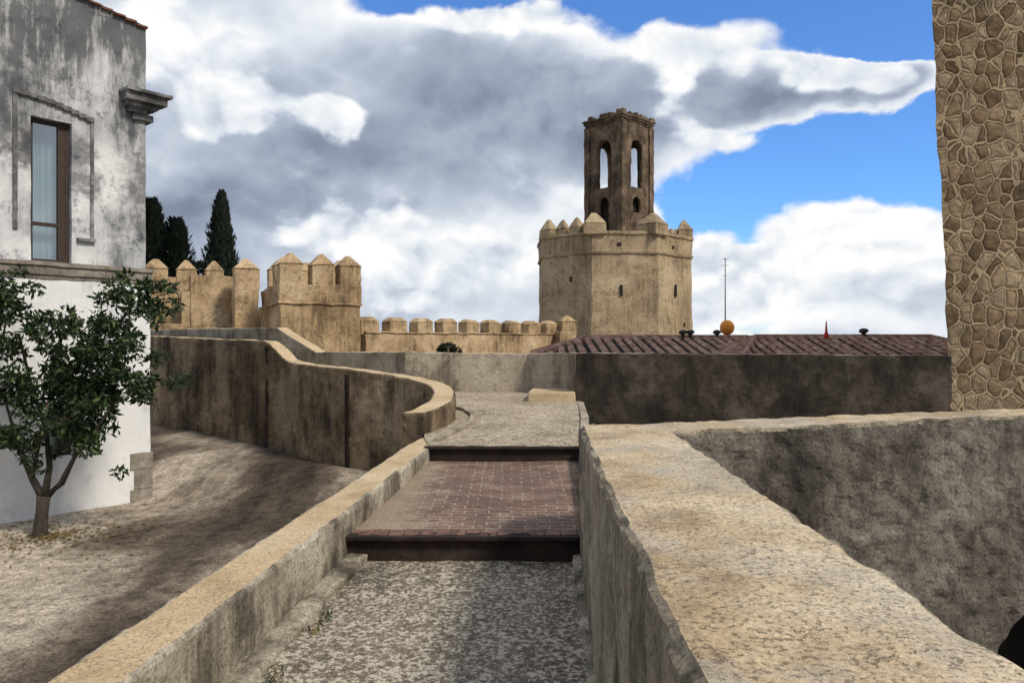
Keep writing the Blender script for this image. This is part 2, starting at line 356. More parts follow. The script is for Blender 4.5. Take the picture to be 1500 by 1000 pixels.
pl=[(-.9,8.22),(-1.06,9.2),(-.85,10.2),(-1.0,11.2),(-1.6,12.2),(-2.6,12.95),(-3.7,14.2),(-4.5,15.0)]
pr=[(.80,8.22),(.93,9.6),(1.0,10.8),(1.15,12.6),(.6,14.6),(-1.9,14.6),(-3.6,16.4),(-5.0,17.4)]
V=[];F=[];n=24
L1=catmull(pl,6);R1=catmull(pr,6)
for a,b in zip(L1,R1):
    for k in range(n+1):
        t=k/n;x=a[0]*(1-t)+b[0]*t;y=a[1]*(1-t)+b[1]*t
        z=-1.155+0.20*min(1,max(0,(y-8.2)/5.5)); z+=0.01*noise.noise(Vector((x*3,y*3,0)))
        V.append((x,y,z))
for j in range(len(L1)-1):
    for k in range(n):
        i=j*(n+1)+k;F.append((i,i+1,i+n+2,i+n+1))
mobj('upper_path',V,F,m_upper,None,P,True)
E_=[(-.90,8.6,-1.10),(-.72,9.3,-1.075),(-.58,10.2,-1.04),(-.66,11.0,-1.01),(-.95,11.6,-.985),(-1.6,12.0,-.97)]
E_=catmull(E_,5); strip('curb_edging',E_,offset(E_,.07),-1.4,[m_backwall,m_backwall],P,0.01,0.08,0.008,5)
A=Acc()
for i in range(7):
    A.box(-4.95-0.26*i,16.25+0.26*i,-1.4,-0.82+0.13*i,1.15,0.38,math.radians(45),0)
A.obj('far_steps',[m_backwall],P,L=0.3,amp=0.01,sc=4)
def weeds(name,pts,n,size,mats):
    V=[];F=[];fm=[]
    for (x0,y0,z0),(x1,y1,z1) in zip(pts[:-1],pts[1:]):
        for _ in range(n):
            t=random.random(); x=x0+(x1-x0)*t;y=y0+(y1-y0)*t;z=z0+(z1-z0)*t
            if noise.noise(Vector((x*2.3,y*2.3,4)))<.12: continue
            x+=random.gauss(0,.02);y+=random.gauss(0,.02)
            a=random.uniform(0,6.28);h=size*random.uniform(.4,1.3);w=h*.22;i=len(V)
            V+=[(x-w*math.cos(a),y-w*math.sin(a),z),(x+w*math.cos(a),y+w*math.sin(a),z),(x+random.gauss(0,h*.5),y+random.gauss(0,h*.5),z+h)]
            F.append((i,i+1,i+2));fm.append(random.randrange(len(mats)))
    return mobj(name,V,F,mats,fm)

# ------------------------------------------------------------ near low wall (left)
R_=[];L_=[]
for d in [-1.5,0,1.5,3,4.5,6,7.2,8.2,9.22]:
    x=-1.35+.1005*(d-3.67); z=-1.25+.021*(min(d,8.2)-3.67)
    R_.append((x,d,z)); L_.append((x-0.32+0.004*d,d,z+0.005))
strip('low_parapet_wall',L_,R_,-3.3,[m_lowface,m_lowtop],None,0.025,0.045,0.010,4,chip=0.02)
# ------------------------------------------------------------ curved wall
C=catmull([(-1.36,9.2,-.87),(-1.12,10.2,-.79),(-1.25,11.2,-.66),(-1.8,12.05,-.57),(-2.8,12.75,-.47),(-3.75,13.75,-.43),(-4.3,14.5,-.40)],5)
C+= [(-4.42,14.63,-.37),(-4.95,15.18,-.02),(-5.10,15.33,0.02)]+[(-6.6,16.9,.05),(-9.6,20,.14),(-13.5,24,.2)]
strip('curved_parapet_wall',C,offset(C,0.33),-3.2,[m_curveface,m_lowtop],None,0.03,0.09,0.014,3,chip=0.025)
A=Acc()
for (x,y,zt) in ((-2.86,12.72,-.56),(-5.02,15.18,-.12)):
    A.box(x+.06,y+.03,-2.6,zt,.03,.10,math.radians(45))
A.obj('render_joints',[m_riser],bpy.data.objects['curved_parapet_wall'],L=0.2,amp=0.012,sc=5)
B=[(1.10,12.75,-.2),(0.95,13.3,-.2),(0.3,14.2,-.23),(-1.9,14.35,-.21),(-1.92,14.5,-.2),(-2.9,15.6,-.22),(-4.45,17.0,-.24),(-5.65,18.0,.33),(-9,21.3,.36),(-12,24.5,.36)]
strip('pale_parapet_wall',B,offset(B,0.3),-2.6,[m_backwall,m_lowtop],None,0.02,0.16,0.012,3)
A=Acc(); A.box(0.70,12.95,-1.4,-.84,0.78,1.0,-0.08,0); A.obj('stone_ledge',[m_lowtop],None,L=0.1,amp=0.012,sc=4,bevel=0.03)
A=Acc(); A.box(-1.98,14.42,-1.3,-.19,0.16,0.24,0.1,0); A.obj('wall_pier',[m_backwall],None,L=0.12,amp=0.012,sc=4)
D=[(1.06,12.55,-.195),(3.7,11.8,-.2),(6.45,11.0,-.205)]
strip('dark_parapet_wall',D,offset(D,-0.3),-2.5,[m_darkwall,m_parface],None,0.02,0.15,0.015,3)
V=[(0.55,5.5,-1.36),(8.5,8.0,-1.36),(8.5,11.2,-1.36),(1.1,12.6,-1.36),(0.9,8.2,-1.36)]
mobj('terrace_paving',V,[(0,1,2,3,4)],m_slab)
strip('terrace_kerb_wall',[(0.50,5.5,-1.36),(0.735,8.2,-1.13),(0.95,10.5,-1.05),(1.09,12.5,-1.0)],[(0.62,5.5,-1.36),(0.86,8.2,-1.13),(1.08,10.5,-1.05),(1.2,12.5,-1.0)],-2.2,[m_darkwall,m_backwall],None,0.01,0.15,0.006,4)

# ------------------------------------------------------------ right parapet + return wall
Lo=[(.22,-1.5,-.585),(.27,0,-.585),(.31,1.3,-.59),(.40,3.67,-.60),(.485,5.4,-.605),(4.6,6.78,-.60),(8.4,8.05,-.59)]
Ro=[(.86,-1.5,-.585),(.90,0,-.585),(.94,1.3,-.59),(1.03,3.6,-.60),(1.09,5.03,-.605),(4.35,6.2,-.60),(8.4,7.65,-.59)]
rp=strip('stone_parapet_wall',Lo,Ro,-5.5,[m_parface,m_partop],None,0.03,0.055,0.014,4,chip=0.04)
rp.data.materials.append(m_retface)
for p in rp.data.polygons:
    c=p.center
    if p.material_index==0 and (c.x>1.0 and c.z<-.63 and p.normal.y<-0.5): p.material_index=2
ax=Vector((3.55,1.25,0)).normalized(); ctr=Vector((4.50,6.28,0)); nn=Vector((-ax.y,ax.x,0))
prof=[(-.70,-5.0),(.70,-5.0)]+[(.70*math.cos(t*math.pi/16),-2.84+.70*math.sin(t*math.pi/16)) for t in range(17)]
V=[];k=len(prof)
for o_ in (-0.8,0.9):
    for s_,z_ in prof: V.append(ctr+ax*s_+nn*o_+Vector((0,0,z_)))
F=[tuple(range(k)),tuple(range(2*k-1,k-1,-1))]+[(i,(i+1)%k,k+(i+1)%k,k+i) for i in range(k)]
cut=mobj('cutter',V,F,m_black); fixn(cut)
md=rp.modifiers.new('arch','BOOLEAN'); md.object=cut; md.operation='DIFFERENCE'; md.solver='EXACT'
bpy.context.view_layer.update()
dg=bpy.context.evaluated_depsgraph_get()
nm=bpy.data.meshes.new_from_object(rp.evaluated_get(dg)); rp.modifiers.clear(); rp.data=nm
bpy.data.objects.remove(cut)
A=Acc(); A.box(4.4,8.6,-5.6,-1.45,3.4,3.0,0.33,0); A.obj('vault_shade_block',[m_black],None)  # black block added behind the arch, its colour stands in for interior shade

# ------------------------------------------------------------ masonry tower at right
T=empty('masonry_tower')
V=[];pl=[(6.45,11.02),(13.0,8.9),(16.5,14.0),(12.2,17.6)]
for z in (-5.5,13.0):
    for x,y in pl: V.append((x-(0.62 if (z>0 and x<7) else 0)+(0.17 if (z<0 and x<7) else 0),y,z))
o=mobj('tower_body',V,[(0,3,2,1),(4,5,6,7),(0,1,5,4),(1,2,6,5),(2,3,7,6),(3,0,4,7)],m_rubble,None,T)
roughen(o,0.14,0.04,1.6)

# ------------------------------------------------------------ white house
H=empty('whitewashed_house')
hc=Vector((-6.05,12.4,0)); hd=Vector((.654,.757,0)); hn=Vector((.757,-.654,0))
def HP(s,z,o=0): p=hc-hd*s+hn*o; return Vector((p.x,p.y,z))
def hbox(A,s0,s1,z0,z1,o0,o1,mi=0):
    b=len(A.V)
    for z in (z0,z1):
        for s_,o_ in ((s0,o0),(s1,o0),(s1,o1),(s0,o1)): A.V.append(HP(s_,z,o_))
    for f in ((0,1,2,3),(4,7,6,5),(0,4,5,1),(1,5,6,2),(2,6,7,3),(3,7,4,0)):
        A.F.append(tuple(b+i for i in f)); A.m.append(mi)
def hwall(name,ss,zs,holes,depth,mat,off=0):
    V=[];F=[]
    def q(a,b,c,d):
        i=len(V); V.extend([a,b,c,d]); F.append((i,i+1,i+2,i+3))
    for i in range(len(ss)-1):
        for j in range(len(zs)-1):
            if (i,j) in holes:
                a,b,c,d=ss[i],ss[i+1],zs[j],zs[j+1]
                q(HP(a,c,off),HP(a,c,off-depth),HP(a,d,off-depth),HP(a,d,off)); q(HP(b,c,off),HP(b,c,off-depth),HP(b,d,off-depth),HP(b,d,off))
                q(HP(a,c,off),HP(b,c,off),HP(b,c,off-depth),HP(a,c,off-depth)); q(HP(a,d,off),HP(b,d,off),HP(b,d,off-depth),HP(a,d,off-depth))
            else: q(HP(ss[i],zs[j],off),HP(ss[i+1],zs[j],off),HP(ss[i+1],zs[j+1],off),HP(ss[i],zs[j+1],off))
    o=mobj(name,V,F,mat,None,H); roughen(o,0.12,0.008,2.0); return o
hwall('upper_wall',[0,1.112,1.665,3.6,4.15,8],[1.12,1.19,3.35,5.15],[(1,1),(3,1)],.2,m_houseup)
hwall('lower_wall',[-0.06,1.09,1.48,3.6,4.1,8],[-3.2,-1.75,-1.0,1.12],[(1,1),(3,1)],.2,m_houselow,0.03)
V=[HP(0,5.15),HP(8,5.15),HP(8,5.9),HP(4,5.9),HP(0,5.18)]
mobj('gable',V,[(0,1,2,3,4)],m_houseup,None,H)
V=[HP(0,-3.2),HP(0,5.18),HP(0,5.18,-8),HP(0,-3.2,-8),HP(8,-3.2),HP(8,5.9),HP(8,5.9,-8),HP(8,-3.2,-8)]
mobj('side_walls',V,[(0,1,2,3),(4,5,6,7),(3,2,6,7)],m_houseup,None,H)
V=[HP(-.06,-3.2,.03),HP(-.06,1.12,.03),HP(-.06,1.12,-8),HP(-.06,-3.2,-8)]
mobj('side_wall_lower',V,[(0,1,2,3)],m_houselow,None,H)
A=Acc()
hbox(A,-0.08,8,1.00,1.13,-.1,.07); hbox(A,-0.10,8,1.13,1.19,-.1,.10); hbox(A,-0.05,8,.94,1.0,-.1,.045)
A.obj('string_course',[m_trim],H,L=0.09,amp=0.008,sc=5)
A=Acc()
hbox(A,1.84,1.90,1.65,3.66,-.05,.03); hbox(A,.80,.85,1.55,3.42,-.05,.025)
for k in range(10):
    s0=.80+k*.11;zc=3.44+.22*math.sin(math.pi/2*(k+.5)/10); hbox(A,s0,s0+.1098,zc-.03,zc+.04,-.05,.045)
hbox(A,.78,1.05,1.55,1.6,-.05,.06)
A.obj('window_surround',[m_trimd],H,L=0.08,amp=0.006,sc=6)
A=Acc()
hbox(A,.02,.30,3.72,3.80,-.1,.10); hbox(A,-.12,.36,3.80,3.87,-.3,.18); hbox(A,-.24,.40,3.87,4.0,-.3,.27); hbox(A,-.30,.42,4.0,4.05,-.3,.33)
hbox(A,-.1,.22,3.62,3.72,-.2,.06)
A.obj('cornice_fragment',[m_trimd],H,L=0.05,amp=0.008,sc=8)
A=Acc()
for i,(a,b,z0,z1) in enumerate(((-.10,.26,-2.75,-2.42),(-.10,.20,-2.41,-2.1),(-.10,.26,-2.09,-1.82))): hbox(A,a,b,z0,z1,-.2,.05)
A.obj('quoin_base',[m_trim],H,L=0.06,amp=0.008,sc=6,bevel=0.01)
def window(s0,s1,z0,z1,name,tr=None):
    A=Acc();w=.055
    hbox(A,s0,s0+w,z0,z1,-.19,-.10); hbox(A,s1-w,s1,z0,z1,-.19,-.10); hbox(A,s0+w,s1-w,z0,z0+w,-.19,-.10); hbox(A,s0+w,s1-w,z1-w,z1,-.19,-.10)
    hbox(A,s0+w+.001,s0+w+.10,z0+w+.001,z1-w-.001,-.18,-.11)
    if tr: hbox(A,s0+w+.102,s1-w-.001,tr,tr+.05,-.185,-.105)
    A.obj(name+'_frame',[m_frame],H)
    V=[HP(s0,z0,-.145),HP(s1,z0,-.145),HP(s1,z1,-.145),HP(s0,z1,-.145)]
    mobj(name+'_glass',V,[(0,1,2,3)],m_glass,None,H)
    V=[];F=[];n=60
    for i in range(n+1):
        s=s0+(s1-s0)*i/n; o=-.32+.03*math.sin(i*1.3)+.01*math.sin(i*3.1)
        V+=[HP(s,z0,o),HP(s,z1,o)]
    F=[(2*i,2*i+2,2*i+3,2*i+1) for i in range(n)]
    mobj(name+'_curtain',V,F,m_curtain,None,H,True)
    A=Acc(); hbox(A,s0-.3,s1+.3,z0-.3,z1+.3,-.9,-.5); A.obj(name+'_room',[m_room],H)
window(1.112,1.665,1.19,3.35,'window_upper',1.75)
window(1.09,1.48,-1.75,-1.0,'window_lower')
window(3.6,4.15,1.19,3.35,'window_upper_b',1.75)
window(3.6,4.1,-1.75,-1.0,'window_lower_b')
A=Acc()
for i in range(44):
    s=-.02+i*.18; z=5.16+(s*.18 if s<4 else .72)
    hbox(A,s,s+.175,z+.0,z+.028+0.006*(i%2),-.4,.05+0.008*(i%3))
A.obj('roof_verge',[m_verge],H,L=0.08,amp=0.008,sc=8)
V=[HP(-.02,5.185,.02),HP(4,5.91,.02),HP(8,5.91,.02),HP(8,7,-4),HP(4,7,-4),HP(-.05,5.22,-4),HP(-.05,5.2,-8),HP(8,5.9,-8)]
mobj('roof',V,[(0,1,4,5),(1,2,3,4),(5,4,3,7,6)],m_tile,None,H)

# ------------------------------------------------------------ magnolia tree
G=empty('magnolia_tree')
tb=Vector((-6.38,10.15,-2.7))
tube('trunk',[tb,tb+Vector((.0,0,.12)),tb+Vector((.03,0,.4)),tb+Vector((.06,0,.62))],[.13,.095,.08,.085],m_bark,G)
brs=[[(0.05,0,.58),(-.12,.02,.85),(-.3,.0,1.3),(-.4,-.1,1.9)],[(0.06,0,.58),(.3,-.03,.78),(.52,-.1,1.15),(.62,-.1,1.7),(.8,-.1,2.2)],[(0.06,0,.6),(.1,.05,1.0),(.02,.1,1.5),(.1,.1,2.3)],
     [(.52,-.1,1.15),(.85,-.2,1.5),(1.1,-.2,1.9)],[(-.12,.02,.85),(.1,-.2,1.3),(.3,-.3,1.9)],[(.02,.1,1.5),(-.25,.2,2.1),(-.35,.1,2.8)],[(.62,-.1,1.7),(1.0,0,2.4),(1.2,0,3.0)],[(.1,.1,2.3),(.3,0,2.8),(.6,0,3.0)]]
for i,b in enumerate(brs):
    r0=.055 if i<3 else .03
    tube('limb_%d'%i,[tb+Vector(q) for q in b],[r0*(1-.25*k) for k in range(len(b))],m_bark,G,7)
cl=[]
random.seed(11)
cen=[(-.45,0,2.0),(-.2,-.1,1.5),(.25,-.1,1.6),(.65,-.1,1.7),(1.0,-.1,2.0),(.3,0,2.2),(.7,0,2.5),(1.15,-.05,2.75),(-.4,0,2.7),(-.15,0,3.1),(.05,0,2.6),(1.25,-.1,3.2),(.9,0,2.95),(-.7,0,1.6),(1.3,-.1,2.35),(-.75,0,2.4),(-.4,-.1,3.4),(.4,-.1,1.95),(.85,-.1,1.35),
     (.3,0,2.75),(1.35,0,2.9),(-.6,0,3.1),(.15,-.1,1.25),(.9,-.1,2.4),(.6,0,2.15),(1.2,0,3.4),(-.1,0,2.2),(.5,0,2.6),(-.1,-.2,1.9),(.6,-.2,2.3),(1.1,0,2.2),(1.4,0,3.25)]
for c in cen:
    for _ in range(6):
        r=random.uniform(.10,.20)
        cl.append((tb+Vector(c)+Vector((random.gauss(0,.21),random.gauss(0,.2),random.gauss(0,.18))),(r*1.15,r,r*.85)))
leaves('foliage',cl,9500,.115,[m_leafd,m_leafm,m_leafl],G,0.38,0.15,(7,3,.8))
V=[];F=[]
for _ in range(900):
    a=random.uniform(0,6.28);r=abs(random.gauss(0,.9)); x=tb.x+.2+r*math.cos(a);y=tb.y-.1+r*.8*math.sin(a);z=gz(x,y)+.012
    t=random.uniform(0,6.28);s=random.uniform(.02,.045);i=len(V)
    V+=[(x+s*math.cos(t),y+s*math.sin(t),z),(x-s*.4*math.sin(t),y+s*.4*math.cos(t),z+.01),(x-s*math.cos(t),y-s*math.sin(t),z),(x+s*.4*math.sin(t),y-s*.4*math.cos(t),z+.004)];F.append((i,i+1,i+2,i+3))
mobj('leaf_litter',V,F,m_leafb)
weeds('wall_foot_weeds',[(-1.16,3,-1.6),(-1.05,4.5,-1.58),(-.98,5.3,-1.56)],160,.035,[m_leafm,m_leafb])

# ------------------------------------------------------------ cypresses
def cypress(x,y,z0,h,r,name='cypress_tree',n=5200,pw=.75,spread=1.0):
    E=empty(name)
    tube('trunk',[(x,y,z0),(x,y,z0+h*.3),(x,y,z0+h*.8)],[.25,.2,.06],m_bark,E,7)
    V=[];F=[];fm=[]
    for _ in range(n):
        t=random.random()**1.05
        prof=math.sin(min(1,(1-t)*1.25+0.02)*math.pi/2)**pw*(1-.18*(1-t))
        a=random.uniform(0,6.28)
        rr=r*prof*(1+.5*noise.noise(Vector((math.cos(a)*1.4,math.sin(a)*1.4,t*h*.8+x))))*random.uniform(.5,1.08)
        p=Vector((x+rr*math.cos(a),y+rr*math.sin(a),z0+1+t*(h-1)))
        s=random.uniform(.16,.36); up=Vector((math.cos(a)*.35*spread,math.sin(a)*.35*spread,1)).normalized(); sd=Vector((-math.sin(a),math.cos(a),random.gauss(0,.3)))*s*.45
        i=len(V);V+=[p-up*s*.5,p+sd,p+up*s,p-sd];F.append((i,i+1,i+2,i+3));fm.append(0 if random.random()<.7 else 1)
    mobj('foliage',V,F,[m_cypd,m_cypm],fm,E)
cypress(-23.2,60,-3,14.9,1.6,n=7000,pw=.65)
cypress(-24.0,50,-3,12.4,1.6,n=6000,pw=.5,spread=2)
cypress(-22.6,50.5,-3,11.2,1.5,n=5500,pw=.45,spread=2)
cypress(-26.5,50,-3,12.0,1.6)
E=empty('dark_shrub'); leaves('foliage',[((-21.6,52,4.6),(1.1,.8,1.0)),((-23.5,52,4.2),(1.3,.9,1.1))],1600,.3,[m_cypd,m_cypm],E)
tube('stem',[(-22,52,-6),(-22,52,4)],[.2,.1],m_bark,E)
E=empty('clipped_shrub'); leaves('foliage',[((-1.36,15.9,-.15),(.2,.15,.14)),((-1.2,15.9,-.2),(.15,.12,.1)),((-1.5,16,-.18),(.12,.12,.12))],90000,.07,[m_cypd,m_cypd],E)
tube('stem',[(-1.36,15.9,-2.3),(-1.36,15.9,-.25)],[.04,.03],m_bark,E)
E=empty('small_shrub'); leaves('foliage',[((1.25,11.9,-1.29),(.13,.12,.10)),((1.4,11.8,-1.33),(.1,.1,.06))],90000,.05,[m_leafd,m_cypm],E)

# ------------------------------------------------------------ left battlements
K=empty('battlemented_gatehouse')
def wallbox(A,p,q,z0,z1,th,mi=0):
    p=Vector(p);q=Vector(q);d=q-p;c=(p+q)/2;A.box(c.x,c.y,z0,z1,d.length,th,math.atan2(d.y,d.x),mi); return math.atan2(d.y,d.x)
A=Acc()
n0=Vector((-9.27,30));e1=(Vector((-6.36,31.5))-n0);l1=e1.length;e1.normalize();e2=Vector((-e1.y,e1.x)); rot=math.atan2(e1.y,e1.x)
def blk(c0,w,d,z0,z1,rot=rot):
    c=c0+e1*w/2+e2*d/2; A.box(c.x,c.y,z0,z1,w,d,rot)
D2=3.6
blk(n0,l1,D2,-8,1.50); blk(n0-e1*.07-e2*.07,l1+.14,D2+.14,1.50,1.62); blk(n0-e1*.03-e2*.03,l1+.06,D2+.06,1.62,2.32)
def mer(c0,a,b,w,z0,hb=.80,hc=.48):
    c=c0+e1*a+e2*b; A.merlon(c.x,c.y,rot,w,w*.8,z0,hb,hc)
for a in (.45,1.72,l1-.43): mer(n0,a,.38,.9,2.32)
for a in (.45,1.72,l1-.43): mer(n0,a,D2-.4,.8,2.32,.8,.42)
mer(n0,.42,1.6,.8,2.32,.8,.45); mer(n0,l1-.42,1.9,.8,2.32,.8,.45)
nB=Vector((-11.95,32.4))
blk(nB,1.0,1.1,-8,2.55); c=nB+e1*.5+e2*.55; A.merlon(c.x,c.y,rot,1.0,1.0,2.55,.6,.5)
blk(Vector((-11.2,33.9)),1.6,.8,-8,2.3)
blk(Vector((-10.7,32.2)),1.0,.9,-8,1.5)
blk(Vector((-14.2,33.2)),1.75,1.6,-8,2.95)
blk(Vector((-14.55,33.1)),.55,1.2,-8,2.2)
blk(Vector((-17.2,33.0)),2.6,1.4,-8,1.9); blk(Vector((-17.3,32.9)),2.7,1.5,1.9,2.02)
blk(Vector((-16.9,34.2)),4.0,.9,-8,3.0)
for a,w in ((.45,1.0),(1.75,.85),(2.95,.8)):
    c=Vector((-16.7,34.2))+e1*a+e2*.4; A.merlon(c.x,c.y,rot,w,w*.8,3.0,.35,.48)
blk(Vector((-19,34.0)),3.0,1.0,-8,1.7)
c=Vector((-18.1,33.9)); A.merlon(c.x,c.y,rot,1.0,.8,1.7,1.4,.5)
blk(Vector((-13.6,30.5)),3.6,1.2,-8,.55)
blk(Vector((-16,31)),2.2,1.0,-8,.75)
A.obj('walls_and_merlons',[m_castle],K,L=0.3,amp=0.05,sc=1.2,bevel=0.03)
W=empty('crenellated_curtain_wall'); A=Acc()
p=Vector((-6.5,32.0));q=Vector((3.3,43.5)); r=wallbox(A,p,q,-9,.36,.8); d=(q-p); Ln=d.length;d.normalize()
wallbox(A,p-Vector((0,.02)),q-Vector((0,.02)),.36,.42,.9)
nM=10
for i in range(nM):
    t=.35+i*(Ln-.7)/(nM-1); c=p+d*t; z=.42+.10*t/Ln
    A.box(c.x,c.y,.3,z+.45,.98,.6,r); A.pyr(c.x,c.y,z+.452,z+.62,1.04,.66,r,0,.55)
A.obj('wall_and_merlons',[m_castle],W,L=0.3,amp=0.05,sc=1.6,bevel=0.03)
A=Acc()
A.box(2.95,41.6,-6,.55,.9,.8,.3); A.merlon(3.1,42.4,.3,.9,.8,.55,.55,.35)
A.obj('wall_end_pier',[m_castle],W,L=0.35,amp=0.05,sc=1.2)

# ------------------------------------------------------------ octagonal tower
O=empty('octagonal_watchtower')
oc=Vector((6.56,49.0)); orot=math.radians(22.5+1.0)
def ring(levels,name,mat,parent,c=oc,k=8,rot=orot,L=.5,amp=.05):
    V=[];F=[]
    for z,R in levels:
        for i in range(k):
            a=rot+2*math.pi*i/k; V.append((c.x+R*math.cos(a),c.y+R*math.sin(a),z))
    for j in range(len(levels)-1):
        for i in range(k): F.append((j*k+i,j*k+(i+1)%k,(j+1)*k+(i+1)%k,(j+1)*k+i))
    F.append(tuple(range(k-1,-1,-1)));F.append(tuple((len(levels)-1)*k+i for i in range(k)))
    o=mobj(name,V,F,mat,None,parent); roughen(o,L,amp,.9,bevel=0.0); return o
ring([(-12,5.28),(-4,5.18),(5.15,5.06),(5.2,5.16),(5.34,5.19),(5.38,5.10),(6.30,5.14),(6.34,5.22),(6.46,5.22),(6.50,5.12),(6.52,5.12)],'tower_shaft',m_tower,O)
A=Acc()
def rv(i,R): a=orot+i*math.pi/4; return oc+Vector((math.cos(a),math.sin(a)))*R
def medge(i,t,wx,hb,hc):
    a=rv(i,4.72);b=rv(i+1,4.72);p_=a.lerp(b,t);A.merlon(p_.x,p_.y,math.atan2((b-a).y,(b-a).x),wx,.66,6.5,hb,hc,lip=0.03)
for i in range(8):
    big=i in (5,6)
    wv_=1.0 if big else .55
    p_=rv(i,4.60); A.merlon(p_.x,p_.y,orot+i*math.pi/4+math.pi/8,wv_+.35,wv_+.3,6.5,.42,.72,lip=0.03)
for i in range(8):
    if i in (5,6): tt=()
    else: tt=(.36,.66)
    for t in tt: medge(i,t,.72,.36,.62)
A.obj('merlons',[m_tower],O,L=0.3,amp=0.05,sc=1.5,bevel=0.04)
A=Acc()
def facept(i,t,dz,out):
    R=5.11; a0=orot+i*math.pi/4;a1=a0+math.pi/4
    p0=oc+Vector((math.cos(a0),math.sin(a0)))*R;p1=oc+Vector((math.cos(a1),math.sin(a1)))*R
    p=p0.lerp(p1,t); nrm=Vector((math.cos((a0+a1)/2),math.sin((a0+a1)/2))); return p+nrm*out,math.atan2((p1-p0).y,(p1-p0).x)
for i,t,z,w,h in ((5,.45,2.7,.16,.62),(6,.5,2.7,.16,.75),(4,.6,3.6,.14,.3),(5,.42,5.65,.22,.18),(6,.42,5.6,.2,.2),(6,.75,.9,.18,.25)):
    pp,ea=facept(i,t,z,-.02); A.box(pp.x,pp.y,z,z+h,w,.14,ea)
A.obj('arrow_slits',[m_black],O)
ts=2.98; tc_=Vector((6.98,49.0)); tr=math.radians(45-3)
def archpoly(cx,z0,w,h,n=10):
    r=w/2; pts=[(cx-r,z0),(cx+r,z0)]
    for i in range(n+1):
        t=math.pi*i/n; pts.append((cx+r*math.cos(t),z0+h-r+r*math.sin(t)))
    return pts
def holedwall(name,w,z0,z1,th,holes,M4,mat,parent):
    cu=bpy.data.curves.new(name,'CURVE'); cu.dimensions='2D'; cu.fill_mode='BOTH'; cu.extrude=th/2
    for pts in [[(-w/2,z0),(w/2,z0),(w/2,z1),(-w/2,z1)]]+holes:
        sp=cu.splines.new('POLY'); sp.points.add(len(pts)-1); sp.use_cyclic_u=True
        for p_,(x,y) in zip(sp.points,pts): p_.co=(x,y,0,1)
    ob=bpy.data.objects.new(name+'_c',cu); COL.objects.link(ob); bpy.context.view_layer.update()
    me=bpy.data.meshes.new_from_object(ob.evaluated_get(bpy.context.evaluated_depsgraph_get())); bpy.data.objects.remove(ob)
    me.transform(M4@Matrix.Rotation(math.pi/2,4,'X')); me.materials.clear(); me.materials.append(mat)
    o=bpy.data.objects.new(name,me); COL.objects.link(o); o.parent=parent
    roughen(o,0.4,0.05,2.0); return o
for i in range(4):
    a=tr+i*math.pi/2; nv=Vector((math.cos(a),math.sin(a)))
    c=tc_+nv*(ts/2-.17)
    w=ts if i%2==0 else ts-.69
    holes=[archpoly(0,9.8,1.2,3.05),archpoly(0,8.2 if i in(3,1) else 6.9,.85,1.05 if i in(3,1) else 2.3)]
    M4=Matrix.Translation((c.x,c.y,0))@Matrix.Rotation(a+math.pi/2,4,'Z')
    holedwall('turret_wall_%d'%i,w,5.5,13.95,.34,holes,M4,m_turret,O)
A=Acc()
A.box(tc_.x,tc_.y,13.9,14.02,ts+.10,ts+.10,tr);A.box(tc_.x,tc_.y,14.02,14.16,ts+.26,ts+.26,tr);A.box(tc_.x,tc_.y,14.16,14.3,ts+.40,ts+.40,tr)
for k in range(40):
    i=k%4;t=random.uniform(-.5,.5)*ts; a=tr+i*math.pi/2
    nv=Vector((math.cos(a),math.sin(a)));tv=Vector((-nv.y,nv.x)); c=tc_+nv*(ts/2)+tv*t
    A.box(c.x,c.y,14.2,14.3+random.uniform(.03,.26),random.uniform(.15,.4),.35,a+math.pi/2)
A.obj('turret_cornice',[m_turret],O,L=0.2,amp=0.06,sc=3)
A=Acc(); A.box(tc_.x,tc_.y,5.6,9.5,ts-.8,ts-.8,tr); A.obj('turret_shade_fill',[m_black],O)  # black box added inside so the lower openings read as shaded, without sky
A=Acc()
for i in range(4):
    a=tr+math.pi/4+i*math.pi/2; c=tc_+Vector((math.cos(a),math.sin(a)))*(ts/2*1.414-.14)
    A.box(c.x,c.y,5.5,13.85,.42,.42,tr)
A.obj('turret_corners',[m_turret],O,L=0.3,amp=0.06,sc=2.0)

# ------------------------------------------------------------ tiled roofs
def hiproof(name,x0,x1,y0,y1,ze,slope,parent,side=1.9,tile=.25):
    nxr=int((x1-x0)/.03);nyr=int((y1-y0)/.1);V=[];rd=[]
    for j in range(nyr+1):
        for i in range(nxr+1):
            x=x0+(x1-x0)*i/nxr;y=y0+(y1-y0)*j/nyr
            dists=[(y-y0),(y1-y),(x-x0)*side,(x1-x)*side]
            k=dists.index(min(dists));dd=dists[k]
            cc=x if k<2 else y
            rid=abs(math.sin(math.pi*cc/tile))**.7
            z=ze+slope*dd+.10*rid-.03*((dd/.36)%1)+.012*noise.noise(Vector((x*3,y*3,1)))
            s=sorted(dists); ch=rid<.72
            if s[1]-s[0]<.16: z=ze+slope*dd+.13; ch=False
            V.append((x,y,z)); rd.append(ch)
    F=[(j*(nxr+1)+i,j*(nxr+1)+i+1,(j+1)*(nxr+1)+i+1,(j+1)*(nxr+1)+i) for j in range(nyr) for i in range(nxr)]
    fm=[1 if rd[f[0]] and rd[f[2]] else 0 for f in F]
    mobj(name,V,F,[m_tile,m_tiled],fm,parent,False)
T1=empty('tile_roofed_house')
hiproof('roof',.55,8.2,18.4,24.2,-.42,.165,T1,tile=.28)
A=Acc();A.box(4.4,21.3,-7,-.44,7.3,5.5);A.obj('walls',[m_houselow],T1)
T2=empty('tile_roofed_house.001')
hiproof('roof',5.1,11.3,16.6,20.6,-.42,.235,T2,2.2)
